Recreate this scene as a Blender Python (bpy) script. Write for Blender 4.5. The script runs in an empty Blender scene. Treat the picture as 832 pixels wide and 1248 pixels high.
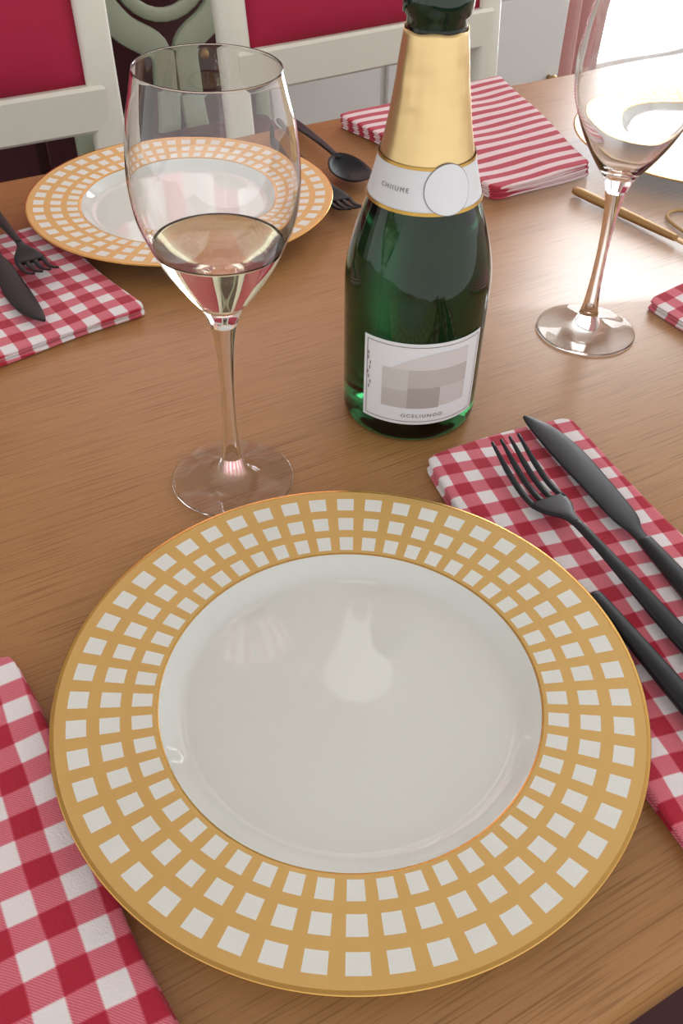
import bpy, bmesh, math, random
from mathutils import Vector, Matrix
random.seed(4)
sc=bpy.context.scene
COL=sc.collection
sin,cos,pi,rad=math.sin,math.cos,math.pi,math.radians
try: sc.view_settings.view_transform='Standard'
except Exception: pass

# ------------------------------------------------------------ materials
def new_mat(name):
    m=bpy.data.materials.new(name); m.use_nodes=True
    nt=m.node_tree; b=nt.nodes['Principled BSDF']; return m,nt,b
def lin(r,g,b):
    f=lambda c:(c/255/12.92) if c/255<=0.04045 else ((c/255+0.055)/1.055)**2.4
    return (f(r),f(g),f(b),1)
def simple(name,col,rough=.5,metal=0,bump=0,bscale=100,var=0,stretch=None,**kw):
    m,nt,b=new_mat(name)
    b.inputs['Base Color'].default_value=col; b.inputs['Roughness'].default_value=rough
    b.inputs['Metallic'].default_value=metal
    for k,v in kw.items(): b.inputs[k.replace('_',' ')].default_value=v
    tc=nt.nodes.new('ShaderNodeTexCoord')
    if bump or var:
        n=nt.nodes.new('ShaderNodeTexNoise'); n.inputs['Scale'].default_value=bscale; n.inputs['Detail'].default_value=4
        src=tc.outputs['Object']
        if stretch:
            mp=nt.nodes.new('ShaderNodeMapping'); mp.inputs['Scale'].default_value=stretch; nt.links.new(src,mp.inputs['Vector']); src=mp.outputs[0]
        nt.links.new(src,n.inputs['Vector'])
    if bump:
        bp=nt.nodes.new('ShaderNodeBump'); bp.inputs['Strength'].default_value=bump; bp.inputs['Distance'].default_value=.001
        nt.links.new(n.outputs['Fac'],bp.inputs['Height']); nt.links.new(bp.outputs['Normal'],b.inputs['Normal'])
    if var:
        mx=nt.nodes.new('ShaderNodeMixRGB'); mx.inputs[1].default_value=col
        mx.inputs[2].default_value=(col[0]*(1-var),col[1]*(1-var),col[2]*(1-var),1)
        nt.links.new(n.outputs['Fac'],mx.inputs[0]); nt.links.new(mx.outputs[0],b.inputs['Base Color'])
    return m
def math_node(nt,op,a,b=None):
    n=nt.nodes.new('ShaderNodeMath'); n.operation=op
    for i,v in enumerate((a,b)):
        if v is None: continue
        if isinstance(v,(int,float)): n.inputs[i].default_value=v
        else: nt.links.new(v,n.inputs[i])
    return n.outputs[0]
def cloth(name,period=.026,stripes=False):
    m,nt,b=new_mat(name)
    tc=nt.nodes.new('ShaderNodeTexCoord'); sp=nt.nodes.new('ShaderNodeSeparateXYZ')
    nz=nt.nodes.new('ShaderNodeTexNoise'); nz.inputs['Scale'].default_value=14
    nt.links.new(tc.outputs['Object'],nz.inputs['Vector'])
    vm=nt.nodes.new('ShaderNodeVectorMath'); vm.operation='MULTIPLY_ADD'
    nt.links.new(nz.outputs['Color'],vm.inputs[0]); vm.inputs[1].default_value=(.006,.006,0); nt.links.new(tc.outputs['Object'],vm.inputs[2])
    nt.links.new(vm.outputs[0],sp.inputs[0])
    def band(o):
        f=math_node(nt,'FRACT',math_node(nt,'MULTIPLY',math_node(nt,'ADD',o,10.0),1/period))
        d=math_node(nt,'ABSOLUTE',math_node(nt,'SUBTRACT',f,.5))
        mr=nt.nodes.new('ShaderNodeMapRange'); mr.inputs['From Min'].default_value=.23; mr.inputs['From Max'].default_value=.27
        nt.links.new(d,mr.inputs['Value']); return mr.outputs[0]
    bx=band(sp.outputs['X']); by=band(sp.outputs['Y'])
    w=math_node(nt,'FRACT',math_node(nt,'MULTIPLY',math_node(nt,'ADD',sp.outputs['X'],math_node(nt,'ADD',sp.outputs['Y'],10.0)),1/.0013))
    tw=math_node(nt,'SUBTRACT',math_node(nt,'MULTIPLY',math_node(nt,'LESS_THAN',w,.5),.14),.07)
    if stripes:
        fac=math_node(nt,'ADD',math_node(nt,'MULTIPLY',by,.78),math_node(nt,'MULTIPLY',math_node(nt,'ABSOLUTE',tw),1.8))
    else:
        s=math_node(nt,'MULTIPLY',math_node(nt,'ADD',bx,by),.5)
        dd=math_node(nt,'SUBTRACT',1.0,math_node(nt,'MULTIPLY',math_node(nt,'ABSOLUTE',math_node(nt,'SUBTRACT',s,.5)),2.0))
        fac=math_node(nt,'ADD',s,math_node(nt,'MULTIPLY',dd,tw))
    rp=nt.nodes.new('ShaderNodeValToRGB'); e=rp.color_ramp.elements
    e[0].color=lin(236,228,228); e[1].color=lin(176,24,50); x=e.new(.5); x.color=lin(214,94,112)
    nt.links.new(fac,rp.inputs[0]); nt.links.new(rp.outputs[0],b.inputs['Base Color'])
    b.inputs['Roughness'].default_value=.9; b.inputs['Sheen Weight'].default_value=.15
    n2=nt.nodes.new('ShaderNodeTexNoise'); n2.inputs['Scale'].default_value=900; nt.links.new(tc.outputs['Object'],n2.inputs['Vector'])
    bp=nt.nodes.new('ShaderNodeBump'); bp.inputs['Strength'].default_value=.4; bp.inputs['Distance'].default_value=.001
    nt.links.new(n2.outputs['Fac'],bp.inputs['Height']); nt.links.new(bp.outputs['Normal'],b.inputs['Normal'])
    return m
def wood():
    m,nt,b=new_mat('oak_veneer')
    tc=nt.nodes.new('ShaderNodeTexCoord')
    def noise(scale,sc_,det=4,dist=0):
        mp=nt.nodes.new('ShaderNodeMapping'); mp.inputs['Scale'].default_value=scale
        nt.links.new(tc.outputs['Object'],mp.inputs['Vector'])
        n=nt.nodes.new('ShaderNodeTexNoise'); n.inputs['Scale'].default_value=sc_; n.inputs['Detail'].default_value=det; n.inputs['Distortion'].default_value=dist
        nt.links.new(mp.outputs[0],n.inputs['Vector']); return n.outputs['Fac']
    a=noise((.6,7,7),3,3,.3); c=noise((3,200,200),3,2); d=noise((9,480,480),2,1)
    rp=nt.nodes.new('ShaderNodeValToRGB'); e=rp.color_ramp.elements
    e[0].position=.25; e[0].color=lin(166,120,72); e[1].position=.8; e[1].color=lin(178,130,80)
    nt.links.new(a,rp.inputs[0])
    r2=nt.nodes.new('ShaderNodeValToRGB'); e=r2.color_ramp.elements
    e[0].position=.30; e[0].color=(.86,.82,.77,1); e[1].position=.52; e[1].color=(1,1,1,1)
    nt.links.new(c,r2.inputs[0])
    r3=nt.nodes.new('ShaderNodeValToRGB'); e=r3.color_ramp.elements
    e[0].position=.34; e[0].color=(.64,.57,.50,1); e[1].position=.44; e[1].color=(1,1,1,1)
    nt.links.new(d,r3.inputs[0])
    def mul(x,y):
        mx=nt.nodes.new('ShaderNodeMixRGB'); mx.blend_type='MULTIPLY'; mx.inputs[0].default_value=.8
        nt.links.new(x,mx.inputs[1]); nt.links.new(y,mx.inputs[2]); return mx.outputs[0]
    o=mul(mul(rp.outputs[0],r2.outputs[0]),r3.outputs[0])
    nt.links.new(o,b.inputs['Base Color'])
    b.inputs['Roughness'].default_value=.36
    bp=nt.nodes.new('ShaderNodeBump'); bp.inputs['Strength'].default_value=.06; bp.inputs['Distance'].default_value=.0005
    nt.links.new(c,bp.inputs['Height']); nt.links.new(bp.outputs['Normal'],b.inputs['Normal'])
    return m
M=dict(
 wood=wood(),
 porcelain=simple('white_porcelain',lin(220,221,215),.04,bump=.01,bscale=60),
 square=simple('unglazed_white_square',lin(228,229,222),.35,bump=.25,bscale=1500),
 gold=simple('matte_gold_band',lin(216,175,103),.38,.25,var=.05,bscale=40),
 goldtrim=simple('polished_gold_line',lin(205,160,88),.22,.85),
 gingham=cloth('red_white_gingham',.0195), gingham_far=cloth('red_white_medium_gingham',.0215), gingham_big=cloth('red_white_wide_gingham',.0232), stripe=cloth('red_white_stripe',.0175,True),
 black=simple('matte_black_steel',lin(36,37,40),.45,.5,bump=.05,bscale=300),
 cord=simple('tan_cord',lin(200,165,112),.6,0,bump=.5,bscale=900,var=.2),
 brass=simple('pale_gold_steel',lin(176,140,90),.5,.6),
 foil=simple('gold_foil',lin(228,198,142),.34,.93,bump=.06,bscale=50,var=.1),
 foil_trim=simple('gold_print',lin(190,150,75),.3,.8),
 paper=simple('white_paper_label',lin(226,227,230),.55,bump=.05,bscale=400),
 ink=simple('dark_ink',lin(110,104,100),.6), inkl=simple('grey_ink',lin(130,122,116),.6),
 cream=simple('cream_paint',lin(238,236,222),.4,bump=.05,bscale=60,var=.04),
 sage=simple('sage_paint',lin(168,180,156),.45,bump=.05,bscale=60,var=.06),
 crimson=simple('crimson_upholstery',lin(186,28,70),.8,bump=.4,bscale=500,var=.15),
 crimson_shaded=simple('shaded_crimson_seat_fabric',lin(80,20,34),.8,bump=.4,bscale=500,var=.15),  # crimson darkened: shade at the seats is put into the colour
 mahogany=simple('dark_mahogany',lin(80,36,40),.4,bump=.1,bscale=60,var=.4,stretch=(1,1,12)),
 carpet=simple('dark_maroon_carpet',lin(80,44,44),.95,bump=.8,bscale=400,var=.4),
 wall=simple('warm_white_plaster',lin(214,210,203),.9,bump=.1,bscale=80,var=.05),
 ceiling=simple('ceiling_white',lin(232,232,229),.9,bump=.05,bscale=60),
 white=simple('white_lacquer',lin(225,224,220),.45,bump=.02,bscale=50),
 curtain=simple('pink_curtain',lin(222,176,170),.9,bump=.2,bscale=300,var=.1),
)
for i,(c) in enumerate([(212,206,204),(190,182,178),(170,161,157),(202,196,193)]):
    M['tile%d'%i]=simple('grey_tile_print_%s'%'abcd'[i],lin(*c),.6)
m,nt,b=new_mat('sheer_rose_stripe'); M['sheer']=m
tc=nt.nodes.new('ShaderNodeTexCoord'); sp=nt.nodes.new('ShaderNodeSeparateXYZ'); nt.links.new(tc.outputs['Object'],sp.inputs[0])
st_=math_node(nt,'LESS_THAN',math_node(nt,'FRACT',math_node(nt,'MULTIPLY',math_node(nt,'ADD',sp.outputs['X'],10.0),1/.17)),.45)
mx=nt.nodes.new('ShaderNodeMixRGB'); mx.inputs[1].default_value=lin(242,236,232); mx.inputs[2].default_value=lin(224,146,152); nt.links.new(st_,mx.inputs[0])
tr=nt.nodes.new('ShaderNodeBsdfTranslucent'); nt.links.new(mx.outputs[0],tr.inputs['Color']); nt.links.new(mx.outputs[0],b.inputs['Base Color']); b.inputs['Roughness'].default_value=.9
ms=nt.nodes.new('ShaderNodeMixShader'); ms.inputs[0].default_value=.6; nt.links.new(b.outputs[0],ms.inputs[1]); nt.links.new(tr.outputs[0],ms.inputs[2])
nt.links.new(ms.outputs[0],nt.nodes['Material Output'].inputs['Surface'])
def glassmat(name,col,ior,rough=0.0):
    m,nt,b=new_mat(name)
    b.inputs['Base Color'].default_value=col; b.inputs['Roughness'].default_value=rough
    b.inputs['IOR'].default_value=ior; b.inputs['Transmission Weight'].default_value=1
    return m
M['glass']=glassmat('clear_glass',(1,1,1,1),1.47)
M['glass_foot']=glassmat('clear_foot_glass',(1,1,1,1),1.22)
M['wine']=glassmat('pale_straw_wine',(1,.985,.80,1),1.33)
M['green']=glassmat('dark_green_glass',(.010,.080,.028,1),1.45,.05)
M['green_lip']=simple('dark_green_lip_glass',lin(14,40,24),.08)
m,nt,b=new_mat('frosted_lamp_glass'); b.inputs['Base Color'].default_value=(.95,.93,.9,1); b.inputs['Roughness'].default_value=.3
b.inputs['Emission Color'].default_value=(1,.98,.95,1); b.inputs['Emission Strength'].default_value=1.5; M['lampglass']=m

# ------------------------------------------------------------ helpers
def mk(name,verts,faces,mats,fm=None,smooth=True,parent=None,loc=None,sharp=None):
    me=bpy.data.meshes.new(name); me.from_pydata([tuple(v) for v in verts],[],faces)
    if not isinstance(mats,(list,tuple)): mats=[mats]
    for m in mats: me.materials.append(m)
    if fm: me.polygons.foreach_set('material_index',fm)
    me.validate(); 
    bm=bmesh.new(); bm.from_mesh(me); bmesh.ops.recalc_face_normals(bm,faces=bm.faces); bm.to_mesh(me); bm.free()
    if smooth:
        me.polygons.foreach_set('use_smooth',[True]*len(me.polygons))
        if sharp: 
            try: me.set_sharp_from_angle(angle=rad(sharp))
            except Exception: pass
    o=bpy.data.objects.new(name,me); COL.objects.link(o)
    if parent: o.parent=parent
    if loc: o.location=loc
    return o
def thing(name,label,cat,loc=(0,0,0),rz=0,group=None):
    e=bpy.data.objects.new(name,None); COL.objects.link(e); e.location=loc; e.rotation_euler=(0,0,rz); e.empty_display_size=.02
    tag(e,label,cat,group); return e
def tag(o,label,cat,group=None):
    o['label']=label; o['category']=cat
    if group: o['group']=group
def lathe(profile,n=96):
    v=[];f=[];L=len(profile)
    ring=[]
    for (r,z) in profile:
        if r<1e-7: ring.append([len(v)]); v.append((0,0,z))
        else:
            ring.append(list(range(len(v),len(v)+n)))
            v+= [(r*cos(2*pi*i/n),r*sin(2*pi*i/n),z) for i in range(n)]
    for k in range(L-1):
        a,b=ring[k],ring[k+1]
        for i in range(n):
            j=(i+1)%n
            if len(a)==1 and len(b)==1: continue
            if len(a)==1: f.append((a[0],b[j],b[i]))
            elif len(b)==1: f.append((a[i],a[j],b[0]))
            else: f.append((a[i],a[j],b[j],b[i]))
    return v,f
def catmull(pts,sub=5):
    P=[pts[0]]+list(pts)+[pts[-1]]; out=[]
    for i in range(1,len(P)-2):
        for s in range(sub):
            t=s/sub
            out.append(tuple(.5*((2*P[i][k])+(-P[i-1][k]+P[i+1][k])*t+(2*P[i-1][k]-5*P[i][k]+4*P[i+1][k]-P[i+2][k])*t*t+(-P[i-1][k]+3*P[i][k]-3*P[i+1][k]+P[i+2][k])*t**3) for k in range(len(pts[0]))))
    out.append(tuple(pts[-1])); return out
def loft(st,n=12,e=2.6):
    v=[];f=[]
    for (x,cy,cz,hw,ht) in st:
        for i in range(n):
            a=2*pi*i/n; c,s=cos(a),sin(a)
            v.append((x,cy+hw*math.copysign(abs(c)**(2/e),c),cz+ht*math.copysign(abs(s)**(2/e),s)))
    for k in range(len(st)-1):
        for i in range(n):
            j=(i+1)%n; f.append((k*n+i,k*n+j,(k+1)*n+j,(k+1)*n+i))
    f.append(tuple(range(n))); f.append(tuple((len(st)-1)*n+i for i in range(n)))
    return v,f
def join(parts):
    v=[];f=[]
    for a,b in parts:
        o=len(v); v+=a; f+=[tuple(i+o for i in q) for q in b]
    return v,f
def bar(p0,p1,w,d,up=(0,0,1),bev=.004):
    p0=Vector(p0);p1=Vector(p1);ax=(p1-p0).normalized();u=Vector(up);s=ax.cross(u).normalized();u=s.cross(ax).normalized()
    b=min(bev,w*.4,d*.4); v=[];f=[]
    sec=lambda q:[(-w/2+q,-d/2),(w/2-q,-d/2),(w/2,-d/2+q),(w/2,d/2-q),(w/2-q,d/2),(-w/2+q,d/2),(-w/2,d/2-q),(-w/2,-d/2+q)]
    L=(p1-p0).length
    for t,k in ((0,.96),(b,1),(L-b,1),(L,.96)):
        for x,y in sec(b): v.append(tuple(p0+ax*t+s*x*k+u*y*k))
    for k in range(3):
        for i in range(8): j=(i+1)%8; f.append((k*8+i,k*8+j,(k+1)*8+j,(k+1)*8+i))
    f.append(tuple(range(8))); f.append(tuple(range(24,32)))
    return v,f
def box(x0,x1,y0,y1,z0,z1,b=.004):
    return bar(((x0+x1)/2,(y0+y1)/2,z0),((x0+x1)/2,(y0+y1)/2,z1),x1-x0,y1-y0,up=(0,1,0),bev=b)
def tube(pts,w,d,n=8,e=3,up=(0,1,0),closed=False):
    v=[];f=[];P=[Vector(p) for p in pts]; L=len(P)
    for k,p in enumerate(P):
        if closed: ax=(P[(k+1)%L]-P[k-1]).normalized()
        else: ax=(P[min(k+1,L-1)]-P[max(k-1,0)]).normalized()
        u=Vector(up); s=ax.cross(u).normalized(); u=s.cross(ax)
        for i in range(n):
            a=2*pi*i/n;c,q=cos(a),sin(a)
            v.append(tuple(p+s*w/2*math.copysign(abs(c)**(2/e),c)+u*d/2*math.copysign(abs(q)**(2/e),q)))
    for k in range(L if closed else L-1):
        k2=(k+1)%L
        for i in range(n): j=(i+1)%n; f.append((k*n+i,k*n+j,k2*n+j,k2*n+i))
    if not closed: f.append(tuple(range(n))); f.append(tuple((L-1)*n+i for i in range(n)))
    return v,f

A30=rad(30)
Tv=Vector((cos(A30),sin(A30),0)); Nv=Vector((-sin(A30),cos(A30),0))
def TN(t,n,z=0): return Tv*t+Nv*n+Vector((0,0,z))

# ------------------------------------------------------------ room
FZ=-.75; CZ=1.8; WN=2.35
def struct(o): o['kind']='structure'; return o
def room_box(name,x0,x1,y0,y1,z0,z1,mat):
    v,f=box(x0,x1,y0,y1,z0,z1,.0005); o=mk(name,v,f,mat,smooth=False); o.rotation_euler=(0,0,A30); return struct(o)
room_box('floor',-2.6,4.6,-2.0,WN+.1,FZ-.1,FZ,M['carpet'])
room_box('ceiling',-2.6,4.6,-2.0,WN+.1,CZ,CZ+.1,M['ceiling'])
W0,W1,WB,WT=2.02,3.95,FZ+.12,1.62
V0,V1,VB=.28,1.45,.35
parts=[box(-2.6,V0,WN,WN+.1,FZ,CZ,.0005),box(V0,V1,WN,WN+.1,FZ,VB,.0005),box(V0,V1,WN,WN+.1,WT,CZ,.0005),box(V1,W0,WN,WN+.1,FZ,CZ,.0005),box(W1,4.6,WN,WN+.1,FZ,CZ,.0005),box(W0,W1,WN,WN+.1,WT,CZ,.0005),box(W0,W1,WN,WN+.1,FZ,WB,.0005)]
v,f=join(parts); o=mk('wall_back',v,f,M['wall'],smooth=False); o.rotation_euler=(0,0,A30); struct(o)
room_box('baseboard_back',-2.6,W0-.02,WN-.018,WN-.001,FZ,FZ+.12,M['white'])
def window(name,a,b_,zb,zt,zm):
    fr=[]; y=WN+.03
    for x in (a+.03,(a+b_)/2,b_-.03): fr.append(bar((x,y,zb),(x,y,zt),.06,.05,up=(0,1,0)))
    for z in (zb+.03,zm,zt-.03): fr.append(bar((a,y,z),(b_,y,z),.05,.06))
    v,f=join(fr); o=mk(name,v,f,M['white'],smooth=False); o.rotation_euler=(0,0,A30); struct(o)
window('window_1',W0,W1,WB,WT,.45); window('added_window',V0,V1,VB,WT,.95)  # second window is unseen, added to backlight the rose curtain
def curtain(tc_,hw,zb,mat,label,folds,rodm):
    cur=thing('curtain',label,'curtain',loc=TN(tc_,WN-.09,FZ),rz=A30)
    v=[];f=[];nx=int(hw*240)
    for k in range(13):
        z=zb-FZ+(2.30-(zb-FZ))*k/12
        for i in range(nx+1):
            x=-hw+2*hw*i/nx; v.append((x*(1-.08*sin(k/12*pi)),.028*sin(i/nx*2*pi*folds+.3*sin(k*.5))+.004*sin(k),z))
    for k in range(12):
        for i in range(nx): a=k*(nx+1)+i; f.append((a,a+1,a+nx+2,a+nx+1))
    mk('curtain_fabric',v,f,mat,parent=cur)
    v,f=loft([(-hw-.03,0,2.31,.012,.012),(hw+.03,0,2.31,.012,.012)],n=12,e=2); mk('curtain_rod',v,f,rodm,parent=cur)
curtain(1.97,.19,FZ+.01,M['curtain'],'dusty pink pleated curtain hanging beside the window',6,M['brass'])
curtain(.865,.72,.26,M['sheer'],'unseen sheer rose striped curtain drawn over an added window above sideboards',14,M['brass'])  # unseen curtain, backlit to give pink stripes in reflections
def sideboard(tc,hw,H,mat,label,nd=3):
    sb=thing('sideboard',label,'sideboard',loc=TN(tc,WN-.26,FZ),rz=A30)
    v,f=join([box(-hw,hw,-.2,.2,.08,H-.03,.004),box(-hw-.02,hw+.02,-.22,.22,H-.03,H,.004)]); mk('body',v,f,mat,parent=sb,smooth=False)
    dw=2*hw/nd
    for i in range(nd):
        x=-hw+dw*(i+.5)
        v,f=box(x-dw/2+.01,x+dw/2-.01,-.215,-.2,.1,H-.05,.003); d=mk('door',v,f,mat,parent=sb,smooth=False)
        v,f=lathe([(0,0),(.006,0),(.005,.01),(.011,.02),(.008,.028),(0,.03)],16); k=mk('knob',v,f,M['brass'],parent=d); k.location=(x+dw*.34,-.215,H*.6); k.rotation_euler=(pi/2,0,0)
    for x in (-hw+.05,hw-.05):
        for yy in (-.16,.16):
            v,f=box(x-.025,x+.025,yy-.02,yy+.02,0,.08,.003); mk('leg',v,f,mat,parent=sb,smooth=False)
sideboard(1.31,.40,.60,M['white'],'low white painted sideboard standing against the wall',3)
sideboard(-.25,1.05,.90,M['mahogany'],'added dark mahogany sideboard standing against the wall',5)  # added dark piece that keeps the gap between the chairs dark
lp=thing('pendant_lamp','brass ceiling pendant with one frosted tulip glass shade','lamp',loc=(.028,.80,CZ))
v,f=lathe([(0,0),(.06,0),(.06,-.012),(.045,-.03),(.006,-.04),(.006,-.05)],32); mk('canopy',v,f,M['brass'],parent=lp)
v,f=lathe(catmull([(.003,-.04),(.003,-1.20),(.008,-1.218),(.012,-1.228),(.006,-1.24),(0,-1.245)],3),24); mk('rod',v,f,M['brass'],parent=lp)
tul=catmull([(.010,0),(.018,.004),(.022,.025),(.028,.06),(.038,.10),(.050,.132)],4)
v,f=lathe(tul+[(r-.002,z) for r,z in reversed(tul)],40); s=mk('lamp_shade',v,f,M['lampglass'],parent=lp,loc=(0,0,-1.228))

# ------------------------------------------------------------ table
tb=thing('dining_table','long honey-brown oak veneer dining table with rounded edge','table',loc=(0,0,0),rz=A30)
T0,T1,N0,N1=-.75,1.55,.052,.905
def slab():
    sec=[(.010,-.036),(.003,-.033),(0,-.026),(0,-.010),(.003,-.003),(.010,0)]
    v=[];f=[];cr=.03
    def outline(inset):
        pts=[]
        for cx,cy,a0 in ((T1-cr,N1-cr,0),(T0+cr,N1-cr,90),(T0+cr,N0+cr,180),(T1-cr,N0+cr,270)):
            for k in range(7):
                a=rad(a0+15*k); pts.append((cx+(cr-inset)*cos(a),cy+(cr-inset)*sin(a)))
        return pts
    for ins,z in sec: v+=[(x,y,z) for x,y in outline(ins)]
    n=28
    for k in range(len(sec)-1):
        for i in range(n): j=(i+1)%n; f.append((k*n+i,k*n+j,(k+1)*n+j,(k+1)*n+i))
    f.append(tuple(range(n))); f.append(tuple((len(sec)-1)*n+i for i in range(n)))
    return v,f
v,f=slab(); mk('table_top',v,f,M['wood'],parent=tb,sharp=40)
v,f=join([box(T0+.1,T1-.1,N0+.1,N0+.12,-.115,-.036),box(T0+.1,T1-.1,N1-.12,N1-.1,-.115,-.036),box(T0+.1,T0+.12,N0+.1,N1-.1,-.115,-.036),box(T1-.12,T1-.1,N0+.1,N1-.1,-.115,-.036)])
mk('apron',v,f,M['wood'],parent=tb,smooth=False)
for x in (T0+.1,T1-.1):
    for yy in (N0+.1,N1-.1):
        v,f=bar((x,yy,-.036),(x,yy,FZ),.06,.06,up=(0,1,0)); mk('leg',v,f,M['wood'],parent=tb,smooth=False)

# ------------------------------------------------------------ plates
def plate(name,loc,label,rz=0):
    NS=50
    rows=[(.0908,.0998),(.1049,.1137),(.1193,.1280)]
    well=[(0,.006),(.03,.006),(.06,.006),(.072,.006)]+[(.0755+.0125*q/8,.006+.0074*(1-cos(pi*q/8*.62))/(1-cos(pi*.62))) for q in range(0,9)]
    prof=well+[(.0890,.0138)]
    kinds=[0]*(len(well)-1)+[2]
    rimz=lambda r:.0138+(r-.089)*.0042/.045
    for a,b in rows:
        prof.append((a,rimz(a))); kinds.append(1)
        prof.append(((a+b)/2,rimz((a+b)/2))); kinds.append(3)
        prof.append((b,rimz(b))); kinds.append(3)
    prof+= [(.1330,rimz(.1330)),(.1344,.0181),(.1350,.0177),(.1350,.0170),(.1338,.0163),(.118,.0140),(.095,.0108),(.086,.0085),(.0825,.0048),(.080,.002),(.0795,0),(.0770,0),(.0765,.0025),(.03,.0028),(0,.0028)]
    kinds+= [1,2,2,2]+[0]*11
    angs=[];sq=[]
    F=.595
    for k in range(NS):
        for a,s in ((0,1),(F/3,1),(2*F/3,1),(F,0),((1+F)/2,0)):
            angs.append(2*pi*(k+a)/NS); sq.append(s)
    n=len(angs); v=[];f=[];fm=[];ring=[]
    for r,z in prof:
        if r==0: ring.append([len(v)]); v.append((0,0,z))
        else: ring.append(list(range(len(v),len(v)+n))); v+=[(r*cos(a),r*sin(a),z) for a in angs]
    for k in range(len(prof)-1):
        a,b=ring[k],ring[k+1]; kd=kinds[k]
        for i in range(n):
            j=(i+1)%n
            if len(a)==1: f.append((a[0],b[j],b[i]))
            elif len(b)==1: f.append((a[i],a[j],b[0]))
            else: f.append((a[i],a[j],b[j],b[i]))
            fm.append({0:0,1:1,2:2,3:(3 if sq[i] else 1)}[kd])
    o=mk(name,v,f,[M['porcelain'],M['gold'],M['goldtrim'],M['square']],fm); o.location=loc; o.rotation_euler=(0,0,rz)
    tag(o,label,'plate','patterned dinner plates on the table'); return o
plate('dinner_plate',(.0055,.2547,.0),'large empty white porcelain plate with gold grid rim',rad(3))
plate('dinner_plate',(-.1474,.7862,.0),'white plate with gold grid rim between gingham napkin and black spoon',rad(1))
plate('dinner_plate',(.368,.952,.0),'white plate with gold grid rim beside the striped napkin',rad(2))

# ------------------------------------------------------------ napkins
def napkin(corners,label,mat,th=.008,layers=3,seed=1,amp=.0010):
    C=[Vector((a,b,0)) for a,b in corners]
    ang=math.atan2((C[1]-C[0]).y,(C[1]-C[0]).x)
    R=Matrix.Rotation(-ang,3,'Z'); L=[R@(c-C[0]) for c in C]
    W=(C[1]-C[0]).length; H=(C[3]-C[0]).length
    nx=max(24,int(W/.004)); ny=max(24,int(H/.004)); rnd=random.Random(seed); ph=[rnd.uniform(0,6) for _ in range(6)]
    P=[]
    for l in range(layers):
        t=th/layers; z0=l*t; ins=(l%2)*.0016+rnd.uniform(0,.0010); e=t*.9; v=[];f=[]
        us=[0,.0006/W,.0016/W]+[(.003+(W-.006)*i/(nx-6))/W for i in range(nx-5)]+[1-.0016/W,1-.0006/W,1]
        ws=[0,.0006/H,.0016/H]+[(.003+(H-.006)*i/(ny-6))/H for i in range(ny-5)]+[1-.0016/H,1-.0006/H,1]
        NX=len(us);NY=len(ws); idx={}
        c=(L[0]+L[1]+L[2]+L[3])/4
        for side in (1,-1):
            for j,w in enumerate(ws):
                for i,u in enumerate(us):
                    d=min(u*W,(1-u)*W,w*H,(1-w)*H)
                    pr=1 if d>e else math.sqrt(max(0,1-(1-d/e)**2))
                    if side==-1 and pr==0: idx[(side,i,j)]=idx[(1,i,j)]; continue
                    p=(L[0]*(1-u)*(1-w)+L[1]*u*(1-w)+L[2]*u*w+L[3]*(1-u)*w)
                    dd=p-c; q=c+dd*(1-ins/max(.03,dd.length))
                    au,aw=min(u,1-u)*W,min(w,1-w)*H; cr=.008
                    if au<cr and aw<cr:
                        k=((cr-au)*(cr-aw))/(cr*cr)*.0032; q=q-dd.normalized()*k
                    wob=.0016*sin(q.y*38+ph[0]+l*.4); wob2=.0016*sin(q.x*45+ph[1]+l*.5)
                    z=z0+t/2+side*t/2*.98*pr
                    if l==layers-1 and side==1: z+=amp*(sin(q.x*60+ph[2])*sin(q.y*35+ph[3])+.5*sin(q.x*25+q.y*60+ph[4]))*pr
                    idx[(side,i,j)]=len(v); v.append((q.x+wob,q.y+wob2,z))
        for side in (1,-1):
            for j in range(NY-1):
                for i in range(NX-1):
                    f.append((idx[(side,i,j)],idx[(side,i+1,j)],idx[(side,i+1,j+1)],idx[(side,i,j+1)]))
        P.append((v,f))
    v,f=join(P); o=mk('napkin',v,f,mat); o.location=(C[0].x,C[0].y,.0003); o.rotation_euler=(0,0,ang)
    tag(o,label,'napkin','folded cloth napkins'); return o
def rect(c,a,w,h):
    x,y=c; d=(cos(rad(a)),sin(rad(a))); p=(sin(rad(a)),-cos(rad(a)))
    return [(x,y),(x+d[0]*w,y+d[1]*w),(x+d[0]*w+p[0]*h,y+d[1]*w+p[1]*h),(x+p[0]*h,y+p[1]*h)]
def flip(r): return [r[3],r[2],r[1],r[0]]
napkin(flip([(.049,.434),(.145,.479),(.272,.180),(.160,.142)]),'folded red and white gingham napkin under black cutlery next to plate',M['gingham'],seed=1)
napkin(flip([(-.266,.222),(-.160,.281),(-.012,.046),(-.118,-.013)]),'folded red gingham napkin with wide checks beside the empty plate',M['gingham_big'],seed=2)
napkin([(-.27,.51),(-.150,.606),(-.262,.745),(-.382,.649)],'red gingham napkin holding a black fork and knife',M['gingham_far'],seed=3)
napkin([(.137,.816),(.239,.882),(.178,1.145),(-.011,1.002)],'striped red and white folded napkin beyond the bottle',M['stripe'],th=.013,layers=5,seed=4)
napkin(flip(rect((.230,.631),33,.12,.26)),'gingham napkin lying beside the empty wine glass',M['gingham_far'],seed=5)

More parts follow.
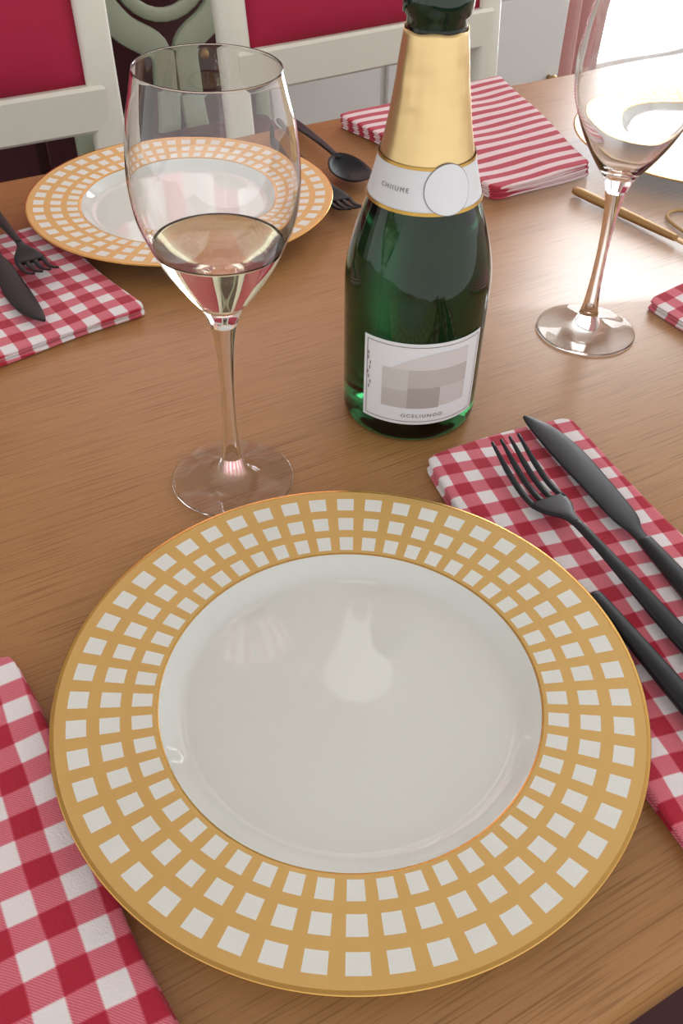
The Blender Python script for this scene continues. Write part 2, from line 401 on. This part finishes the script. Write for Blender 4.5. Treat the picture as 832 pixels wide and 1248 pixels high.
# ------------------------------------------------------------ cutlery
def fork(loc,ang,z,label,L=.205):
    e=thing('fork',label,'fork',loc=(loc[0],loc[1],z),rz=ang,group='matte black cutlery')
    zc=catmull([(0,.0035),(.05,.004),(.10,.0075),(.135,.0085),(.155,.0045),(.17,.004),(.185,.008),(.205,.0165)],4)
    def Z(x):
        for (a,b),(c,d) in zip(zc,zc[1:]):
            if a<=x<=c: return b+(d-b)*(x-a)/(c-a+1e-9)
        return zc[-1][1]
    hw=[(0,.002),(.002,.0048),(.02,.0062),(.05,.0058),(.09,.0042),(.12,.0030),(.134,.0028)]
    st=[(x,0,Z(x),w,.0018+.0006*(x<.1)) for x,w in catmull(hw,3)]
    v,f=loft(st,12); mk('handle',v,f,M['black'],parent=e)
    hs=[(.132,.0028),(.139,.0038),(.145,.0072),(.150,.0102),(.156,.0118),(.160,.0121)]
    P=[loft([(x,0,Z(x),w,.0014) for x,w in catmull(hs,3)],12,3.5)]
    for k in range(4):
        y0=-.0099+.0066*k
        ts=[]
        for i in range(12):
            x=.157+.048*i/11; w=.0021*(1 if i<8 else 1-.55*(i-7)/4); ts.append((x,y0*(1-.06*i/11),Z(x),w,.0012*(1-.3*i/11)))
        P.append(loft(ts,8,2.6))
    v,f=join(P); mk('tines',v,f,M['black'],parent=e); return e
def knife(loc,ang,z,label,mat,L=.23,bl=.125,wid=.0095,hs=1.0,slim=False):
    e=thing('knife',label,'knife',loc=(loc[0],loc[1],z),rz=ang)
    if mat is M['black']: e['group']='matte black cutlery'
    h=L-bl
    if slim: st=[(0,0,.0042,.0022,.0012),(.003,0,.0042,.0038,.0020),(.02,0,.0043,.0043,.0026),(h*.5,0,.0045,.0056,.0034),(h*.9,0,.0045,.0060,.0034),(h,0,.0045,.0050,.0026)]
    else: st=[(0,0,.0045,.003*hs,.002),(.002,0,.0045,.0058*hs,.0034),(.02,0,.0045,.0068*hs,.0038),(h*.6,0,.0045,.0060*hs,.0036),(h*.92,0,.0045,.0046*hs,.003),(h,0,.0045,.0042*hs,.0026)]
    v,f=loft(catmull(st,3),12); mk('handle',v,f,mat,parent=e)
    b=[(h-.002,0,.0042),(h+.008,0,.0044),(h+.02,-.0008,wid*.78),(h+bl*.4,-.001,wid*.92),(h+bl*.65,-.0006,wid),(h+bl*.85,.0012,wid*.80),(h+bl*.96,.0040*wid/.01,wid*.42),(h+bl,.0058*wid/.01,.0012)]
    st=[(x,cy,.0040,w,.0010) for x,cy,w in catmull(b,4)]
    v,f=loft(st,12,1.6); mk('blade',v,f,mat,parent=e); return e
def spoon(loc,ang,z,label):
    e=thing('spoon',label,'spoon',loc=(loc[0],loc[1],z),rz=ang,group='matte black cutlery')
    hw=[(0,.002),(.002,.0048),(.02,.0062),(.05,.0056),(.09,.004),(.125,.003),(.14,.0032)]
    st=[(x,0,.004+.008*sin(min(1,x/.14)*pi/2),w,.002) for x,w in catmull(hw,3)]
    v,f=loft(st,12); mk('handle',v,f,M['black'],parent=e)
    v=[];f=[];n=28;R=8
    for r in range(R+1):
        q=r/R
        for i in range(n):
            a=2*pi*i/n; x=.165+.030*q*cos(a); y=.0185*q*sin(a)*(1+.12*cos(a)); v.append((x,y,.0035+.0085*q**2+(.0035 if cos(a)<0 else 0)*q**4*abs(cos(a))))
    for r in range(R):
        for i in range(n): j=(i+1)%n; f.append((r*n+i,r*n+j,(r+1)*n+j,(r+1)*n+i))
    o=mk('spoon_bowl',v,f,M['black'],parent=e); md=o.modifiers.new('s','SOLIDIFY'); md.thickness=.0014; md.offset=1
    return e
def along(tip,dirdeg,L):
    return (tip[0]-cos(rad(dirdeg))*L,tip[1]-sin(rad(dirdeg))*L)
NZ=.0092
fork(along((.097,.430),117,.205),rad(117),NZ,'matte black fork lying on the gingham napkin next to knife')
knife(along((.121,.471),111.6,.235),rad(111.6),NZ,'matte black table knife lying on the gingham napkin',M['black'],.235,.122,.0102)
knife((.1305,.318),rad(-66),NZ,'matte black knife with its handle tucked against the plate rim',M['black'],.23,.10,.0085,slim=True)
fork(along((-.226,.626),-57.5,.205),rad(-57.5),NZ,'matte black fork on a gingham napkin beside knife')
knife(along((-.222,.572),-60,.23),rad(-60),NZ,'matte black knife along the edge of gingham napkin',M['black'],.23,.12)
spoon(along((.014,.835),-66,.195),rad(-66),.0005,'matte black spoon on bare wood next to patterned plate')
fork(along((.012,.765),-66,.205),rad(-66),.0005,'matte black fork on bare wood beside the bottle')
# dull gold utensil: handle towards the striped napkin, blade out of frame
knife((.214,.838),rad(-54),.0005,'dull pale gold butter knife lying on the bare table',M['brass'],.19,.07,.0070,.72)
pts=catmull([(.330,.700,.0022),(.318,.722,.0022),(.303,.748,.0022),(.293,.770,.0022),(.290,.790,.0022),(.301,.803,.0022),(.316,.799,.0022),(.330,.783,.0022),(.336,.760,.0022),(.345,.735,.0022),(.36,.715,.0022)],8)
v,f=tube(pts,.0034,.0034,n=10,e=2,up=(0,0,1)); o=mk('cord',v,f,M['cord']); tag(o,'looped tan cord lying on the bare table','cord')

# ------------------------------------------------------------ wine glasses
def wine_glass(loc,label,tilt=0):
    e=thing('wine_glass',label,'wine glass',loc=loc,group='stemmed wine glasses'); e.rotation_euler=(0,tilt,0)
    foot=[(0,.0004),(.012,.0003),(.034,.0002),(.0360,.0005),(.0364,.0009),(.0360,.0013),(.033,.0016),(.024,.0024),(.016,.0040),(.0112,.0068),(.0082,.011),(.0062,.018)]
    prof_=catmull(foot[3:]+[(.0052,.026),(.0043,.038),(.0038,.055),(.0038,.070),(.0044,.085),(.0056,.098),(.0072,.107)],3)
    k=next(i for i,q in enumerate(prof_) if q[1]>=.0179)
    v,f=lathe(foot[:3]+prof_[:k+1],96); mk('foot',v,f,M['glass_foot'],parent=e)
    v,f=lathe(prof_[k:],96); mk('stem',v,f,M['glass_foot'],parent=e)
    outer=[(.0072,.107),(.0105,.1160),(.0188,.1275),(.0277,.1415),(.0341,.155),(.0383,.1665),(.0402,.179),(.0404,.191),(.0385,.2096),(.0352,.2235),(.0328,.2336)]
    inner=[(.0323,.2336),(.0347,.2235),(.0380,.2096),(.0399,.191),(.0397,.179),(.0377,.1665),(.0334,.155),(.0269,.1425),(.0179,.1295),(.0090,.1205),(.003,.1180),(0,.1177)]
    o=catmull(outer,4); i=catmull(inner,4); rim=[(.03275,.2340),(.03255,.2342),(.03235,.2340)]
    v,f=lathe(o+rim+i,96); mk('bowl',v,f,M['glass'],parent=e)
    return e
TL=rad(1.2)
G1=(-.0660,.4184,.0008); G2=(.1801,.5961,.0002)
wine_glass(G1,'stemmed wine glass holding a little pale wine beside the plate',TL)
wine_glass(G2,'empty clear stemmed wine glass standing beyond the bottle')
inner=catmull([(0,.1176),(.003,.1179),(.0091,.1204),(.0180,.1294),(.0270,.1424),(.0326,.1530)],4)
v,f=lathe(inner+[(.0322,.1524),(.0314,.1521),(0,.1521)],96)
w=mk('white_wine',v,f,M['wine']); w.location=G1; w.rotation_euler=(0,TL,0); tag(w,'pale straw coloured wine in the stemmed glass','wine')

# ------------------------------------------------------------ bottle
B=thing('sparkling_wine_bottle','dark green glass sparkling wine bottle with gold foil neck','bottle',loc=(.0434,.4990,.0003))
prof=[(.0,.010),(.02,.006),(.034,.001),(.0385,.0),(.0420,.002),(.0432,.006),(.0434,.014),(.0438,.05),(.0440,.088),(.0434,.102),(.0410,.115),(.0368,.130),(.0313,.146),(.0262,.165),(.0218,.186),(.0186,.207),(.0163,.226),(.0152,.233),(.0152,.2350)]
bp=prof[:4]+catmull(prof[4:17],4)+prof[17:]+[(0,.2350)]
v,f=lathe(bp,128); mk('bottle_glass',v,f,M['green'],parent=B)
lip=[(.0153,.2300),(.0153,.236),(.0176,.238),(.0180,.246),(.0172,.249),(.0160,.251),(.0160,.262),(.0150,.265),(.0110,.2655),(.0105,.262),(.0105,.2356),(0,.2354)]
v,f=lathe(lip,96); mk('bottle_mouth',v,f,M['green_lip'],parent=B,sharp=50)
side=catmull(prof[4:19],6)
def SR(z):
    for (r0,z0),(r1,z1) in zip(side,side[1:]):
        if z0<=z<=z1 and z1>z0: return r0+(r1-r0)*(z-z0)/(z1-z0)
    return .0152
def wrapP(s,z,off,phi0=0,rref=None):
    r=SR(z); a=phi0+s/(rref or r); return ((r+off)*sin(a),-(r+off)*cos(a),z)
def patches(name,lst,off,mat,phi0,rref,parent,m=4,n=None):
    P=[]
    for s0,s1,zb,zt in lst:
        n_=n or max(3,int((s1-s0)/.0012)); v=[];f=[]
        for i in range(n_+1):
            s=s0+(s1-s0)*(.5-.5*cos(pi*i/n_)) if callable(zt) else s0+(s1-s0)*i/n_
            a=zb(s) if callable(zb) else zb; b=zt(s) if callable(zt) else zt
            for j in range(m+1): v.append(wrapP(s,a+(b-a)*j/m,off,phi0,rref))
        for i in range(n_):
            for j in range(m): k=i*(m+1)+j; f.append((k,k+m+1,k+m+2,k+1))
        P.append((v,f))
    v,f=join(P); return mk(name,v,f,mat,parent=parent)
def text(name,s,size,sc_,zc,off,mat,phi0,rref,parent):
    cu=bpy.data.curves.new(name,'FONT'); cu.body=s; cu.size=size; cu.align_x='CENTER'; cu.align_y='CENTER'; cu.space_character=1.35
    t=bpy.data.objects.new(name,cu); COL.objects.link(t); bpy.context.view_layer.update()
    me=bpy.data.meshes.new_from_object(t.evaluated_get(bpy.context.evaluated_depsgraph_get()))
    bpy.data.objects.remove(t)
    for q in me.vertices:
        x,y=q.co.x+sc_,q.co.y+zc; q.co=Vector(wrapP(x,y,off,phi0,rref))
    me.materials.clear(); me.materials.append(mat)
    o=bpy.data.objects.new(name,me); COL.objects.link(o); o.parent=parent; return o
nf=256; v=[];f=[]; zs=[.147+(.2310-.147)*k/40 for k in range(41)]
for k,z in enumerate(zs):
    for i in range(nf):
        a=2*pi*i/nf
        zz=z
        if k>36: zz=z+(.0004*sin(a*3)+.0003*sin(a*7+1))*(k-36)/4
        g=max(0,min(1,(z-.168)/.02))
        wr=(.00004*sin(a*19+sin(z*90))+.00005*sin(a*9-z*120)+.00006*sin(a*4+z*300)+.00004*sin(a*2-z*700))*g
        r=SR(min(zz,.2325))+.0007+wr
        v.append((r*cos(a),r*sin(a),zz))
for k in range(40):
    for i in range(nf): j=(i+1)%nf; f.append((k*nf+i,k*nf+j,(k+1)*nf+j,(k+1)*nf+i))
o=mk('neck_foil',v,f,M['foil'],parent=B); md=o.modifiers.new('s','SOLIDIFY'); md.thickness=.0003
RC=.028
full=pi*RC*.999
lb=patches('collar_label',[(-full,full,.1475,.1690)],.0014,M['paper'],0,RC,B,n=120,m=10)
lb['label']='white paper collar band with gold edges'
patches('gold_edge',[(-full,full,.1462,.1480),(-full,full,.1685,.1700)],.0018,M['foil_trim'],0,RC,lb)
R0=.0130; zc=.1590; ph=rad(21)
circ=lambda R,sg:(lambda s:zc+sg*math.sqrt(max(0,R*R-s*s)))
patches('medallion_ring',[(-R0,R0,circ(R0,-1),circ(R0,1))],.0019,M['inkl'],ph,RC,lb,n=40,m=8)
patches('medallion',[(-R0+.0004,R0-.0004,circ(R0-.0004,-1),circ(R0-.0004,1))],.0021,M['paper'],ph,RC,lb,n=40,m=8)
text('collar_lettering','CHIIUME',.0034,0,.1580,.0021,M['ink'],rad(-38),RC,lb)
PH=rad(6.8); RR=.044; W=.0393
LZ=.0070
fl=patches('front_label',[(-W,W,.0085+LZ,.0670+LZ)],.0006,M['paper'],PH,RR,B,n=60,m=8); fl['label']='white paper front label with grey blocks'
bw=.0004; i_=.0022; zb_,zt_=.0085+LZ,.0670+LZ
patches('label_border',[(-W+i_,W-i_,zb_+i_,zb_+i_+bw),(-W+i_,W-i_,zt_-i_-bw,zt_-i_),(-W+i_,-W+i_+bw,zb_+i_,zt_-i_),(W-i_-bw,W-i_,zb_+i_,zt_-i_)],.0009,M['inkl'],PH,RR,fl)
def dome(s):
    u=(s+.020)/.050
    return .0490+LZ+.0115*math.sin(min(1,u/.62)*pi/2)**.8*(1-.12*max(0,u-.62))if u>0 else .0490+LZ
patches('light_block',[(-.020,.028,.0490+LZ,dome)],.0009,M['tile0'],PH,RR,fl)
patches('pale_block',[(-.026,-.010,.034+LZ,.0490+LZ)],.0009,M['tile3'],PH,RR,fl)
patches('mid_block',[(-.010,.028,.036+LZ,.0490+LZ)],.0009,M['tile1'],PH,RR,fl)
patches('pale_block',[(.010,.028,.022+LZ,.036+LZ)],.0009,M['tile3'],PH,RR,fl)
patches('corner_block',[(-.026,-.010,.021+LZ,.034+LZ)],.0009,M['tile1'],PH,RR,fl)
patches('dark_block',[(-.010,.010,.021+LZ,.036+LZ)],.0009,M['tile2'],PH,RR,fl)
text('label_lettering','OCELIUNOO',.0036,0,.0152+LZ,.0010,M['ink'],PH,RR,fl)
orn=[]
for k in range(8):
    x0=-.0352+.0010*sin(k*1.7); orn.append((x0-.0004,x0+.0003,.030+LZ+k*.0034,.0325+LZ+k*.0034))
patches('label_ornament',orn,.0010,M['inkl'],PH,RR,fl)

# ------------------------------------------------------------ chairs
def chair(tc,nc,label,rz=0):
    e=thing('dining_chair',label,'chair',loc=TN(tc,nc,FZ),rz=A30+rz,group='cream dining chairs along the table')
    hw=.225
    for sx in (-1,1):
        pts=catmull([(sx*(hw-.012),.05,0),(sx*(hw-.006),.0,.22),(sx*hw,-.02,.45),(sx*hw,-.005,.70),(sx*(hw+.006),.03,.98)],6)
        v,f=tube(pts,.042,.032,n=12,e=4); mk('back_post',v,f,M['cream'],parent=e,sharp=50)
        pts=catmull([(sx*(hw-.02),-.40,0),(sx*(hw-.015),-.40,.2),(sx*(hw-.008),-.395,.42)],4)
        v,f=tube(pts,.038,.038,n=12,e=4); mk('leg',v,f,M['cream'],parent=e,sharp=50)
    v,f=bar((-hw,-.008,.700),(hw,-.008,.700),.028,.056); mk('lower_rail',v,f,M['cream'],parent=e,sharp=40)
    v,f=bar((-hw,.028,.965),(hw,.028,.965),.03,.05); mk('top_rail',v,f,M['cream'],parent=e,sharp=40)
    v=[];f=[];n=18;m=14
    for j in range(m+1):
        for i in range(n+1):
            x=-(hw-.018)+2*(hw-.018)*i/n; z=.726+.216*j/m; y0=-.006+.034*(z-.70)/.27
            b=(1-(2*i/n-1)**6)*(1-(2*j/m-1)**6); v.append((x,y0-.006-.016*b,z))
    for j in range(m):
        for i in range(n): k=j*(n+1)+i; f.append((k,k+1,k+n+2,k+n+1))
    o=mk('back_cushion',v,f,M['crimson'],parent=e); md=o.modifiers.new('s','SOLIDIFY'); md.thickness=.018; md.offset=-1 
    v,f=join([box(-hw,hw,-.03,-.005,.37,.43),box(-hw,hw,-.415,-.39,.37,.43),box(-hw,-hw+.025,-.41,-.01,.37,.43),box(hw-.025,hw,-.41,-.01,.37,.43)])
    mk('seat_frame',v,f,M['cream'],parent=e,sharp=40)
    v=[];f=[];n=m=18
    for sgn in (1,-1):
        for j in range(m+1):
            for i in range(n+1):
                a=2*i/n-1;c=2*j/m-1; h=math.sqrt(max(0,(1-a**6)*(1-c**6)))
                v.append((a*(hw-.004),-.21+c*.20,.445+(.028 if sgn>0 else .015)*sgn*h))
    o_=(n+1)*(m+1)
    for s in (0,1):
        for j in range(m):
            for i in range(n): k=s*o_+j*(n+1)+i; f.append((k,k+1,k+n+2,k+n+1))
    o=mk('seat',v,f,M['crimson_shaded'],parent=e); bm=bmesh.new(); bm.from_mesh(o.data); bmesh.ops.remove_doubles(bm,verts=bm.verts,dist=1e-6); bmesh.ops.recalc_face_normals(bm,faces=bm.faces); bm.to_mesh(o.data); bm.free()
    return e
chair(.107,1.205,'cream painted chair with crimson back pad behind the patterned plate')
chair(.760,1.262,'cream painted chair with crimson back pad facing the bottle',rad(4))
e=thing('side_chair','sage painted chair with curved looped splats standing on dark carpet','chair',loc=TN(.62,1.72,FZ),rz=A30)
for sx in (-1,1):
    v,f=tube(catmull([(sx*.18,.04,0),(sx*.19,0,.4),(sx*.195,0,.7),(sx*.19,.03,.95)],5),.034,.028,n=12,e=4); mk('back_post',v,f,M['sage'],parent=e,sharp=50)
    v,f=tube([(sx*.18,-.38,0),(sx*.185,-.38,.42)],.034,.034,n=12,e=4); mk('leg',v,f,M['sage'],parent=e,sharp=50)
    v,f=tube(catmull([(sx*.185,.03,.86),(sx*.150,.028,.74),(sx*.09,.02,.645),(sx*.030,.012,.60),(sx*.026,.008,.54),(sx*.03,.004,.47),(sx*.04,0,.43)],6),.050,.024,n=12,e=4); mk('splat',v,f,M['sage'],parent=e,sharp=50)
lo=[(.092*cos(2*pi*k/32),.024,.755+.105*sin(2*pi*k/32)) for k in range(32)]
v,f=tube(lo,.024,.020,n=12,e=3,closed=True); mk('splat_loop',v,f,M['sage'],parent=e,sharp=50)
v,f=bar((-.2,.03,.94),(.2,.03,.94),.026,.05); mk('top_rail',v,f,M['sage'],parent=e,sharp=40)
v,f=box(-.2,.2,-.4,.01,.40,.435); mk('seat_frame',v,f,M['sage'],parent=e,sharp=40)
v,f=box(-.185,.185,-.39,-.03,.435,.47,.014); mk('seat',v,f,M['crimson_shaded'],parent=e,sharp=60)

# ------------------------------------------------------------ lights
wd=bpy.data.worlds.new('World'); sc.world=wd; wd.use_nodes=True
bg=wd.node_tree.nodes['Background']; bg.inputs[0].default_value=(.985,.99,.99,1); bg.inputs[1].default_value=1.36
def area(name,loc,target,sx,sy,power,col=(1,1,1)):
    l=bpy.data.lights.new(name,'AREA'); l.shape='RECTANGLE'; l.size=sx; l.size_y=sy; l.energy=power; l.color=col
    o=bpy.data.objects.new(name,l); COL.objects.link(o); o.location=loc
    d=(Vector(target)-Vector(loc)); o.rotation_euler=d.to_track_quat('-Z','Y').to_euler(); return o
c=TN((W0+W1)/2,WN+.16,(WB+WT)/2)
area('window_and_added_light',c,c-Nv,W1-W0,WT-WB,140,(.96,.985,1))
c=TN((V0+V1)/2,WN+.16,(VB+WT)/2)
area('window_and_added_light',c,c-Nv,V1-V0,WT-VB,20,(.96,.98,1))  # added light behind the unseen rose curtain, makes it glow

# ------------------------------------------------------------ camera
p,r,h,fpx=.7455,.01708,.3606,1109.0
fw=Vector((0,cos(p),-sin(p)));up=Vector((0,sin(p),cos(p)));rt=Vector((1,0,0))
rt2=rt*cos(r)+up*sin(r); up2=-rt*sin(r)+up*cos(r)
cd=bpy.data.cameras.new('camera'); cam=bpy.data.objects.new('camera',cd); COL.objects.link(cam)
mw=Matrix((rt2,up2,-fw)).transposed().to_4x4(); mw.translation=Vector((0,0,h)); cam.matrix_world=mw
cd.sensor_fit='VERTICAL'; cd.sensor_height=36; cd.lens=fpx/1248*36; cd.clip_start=.01
sc.camera=cam
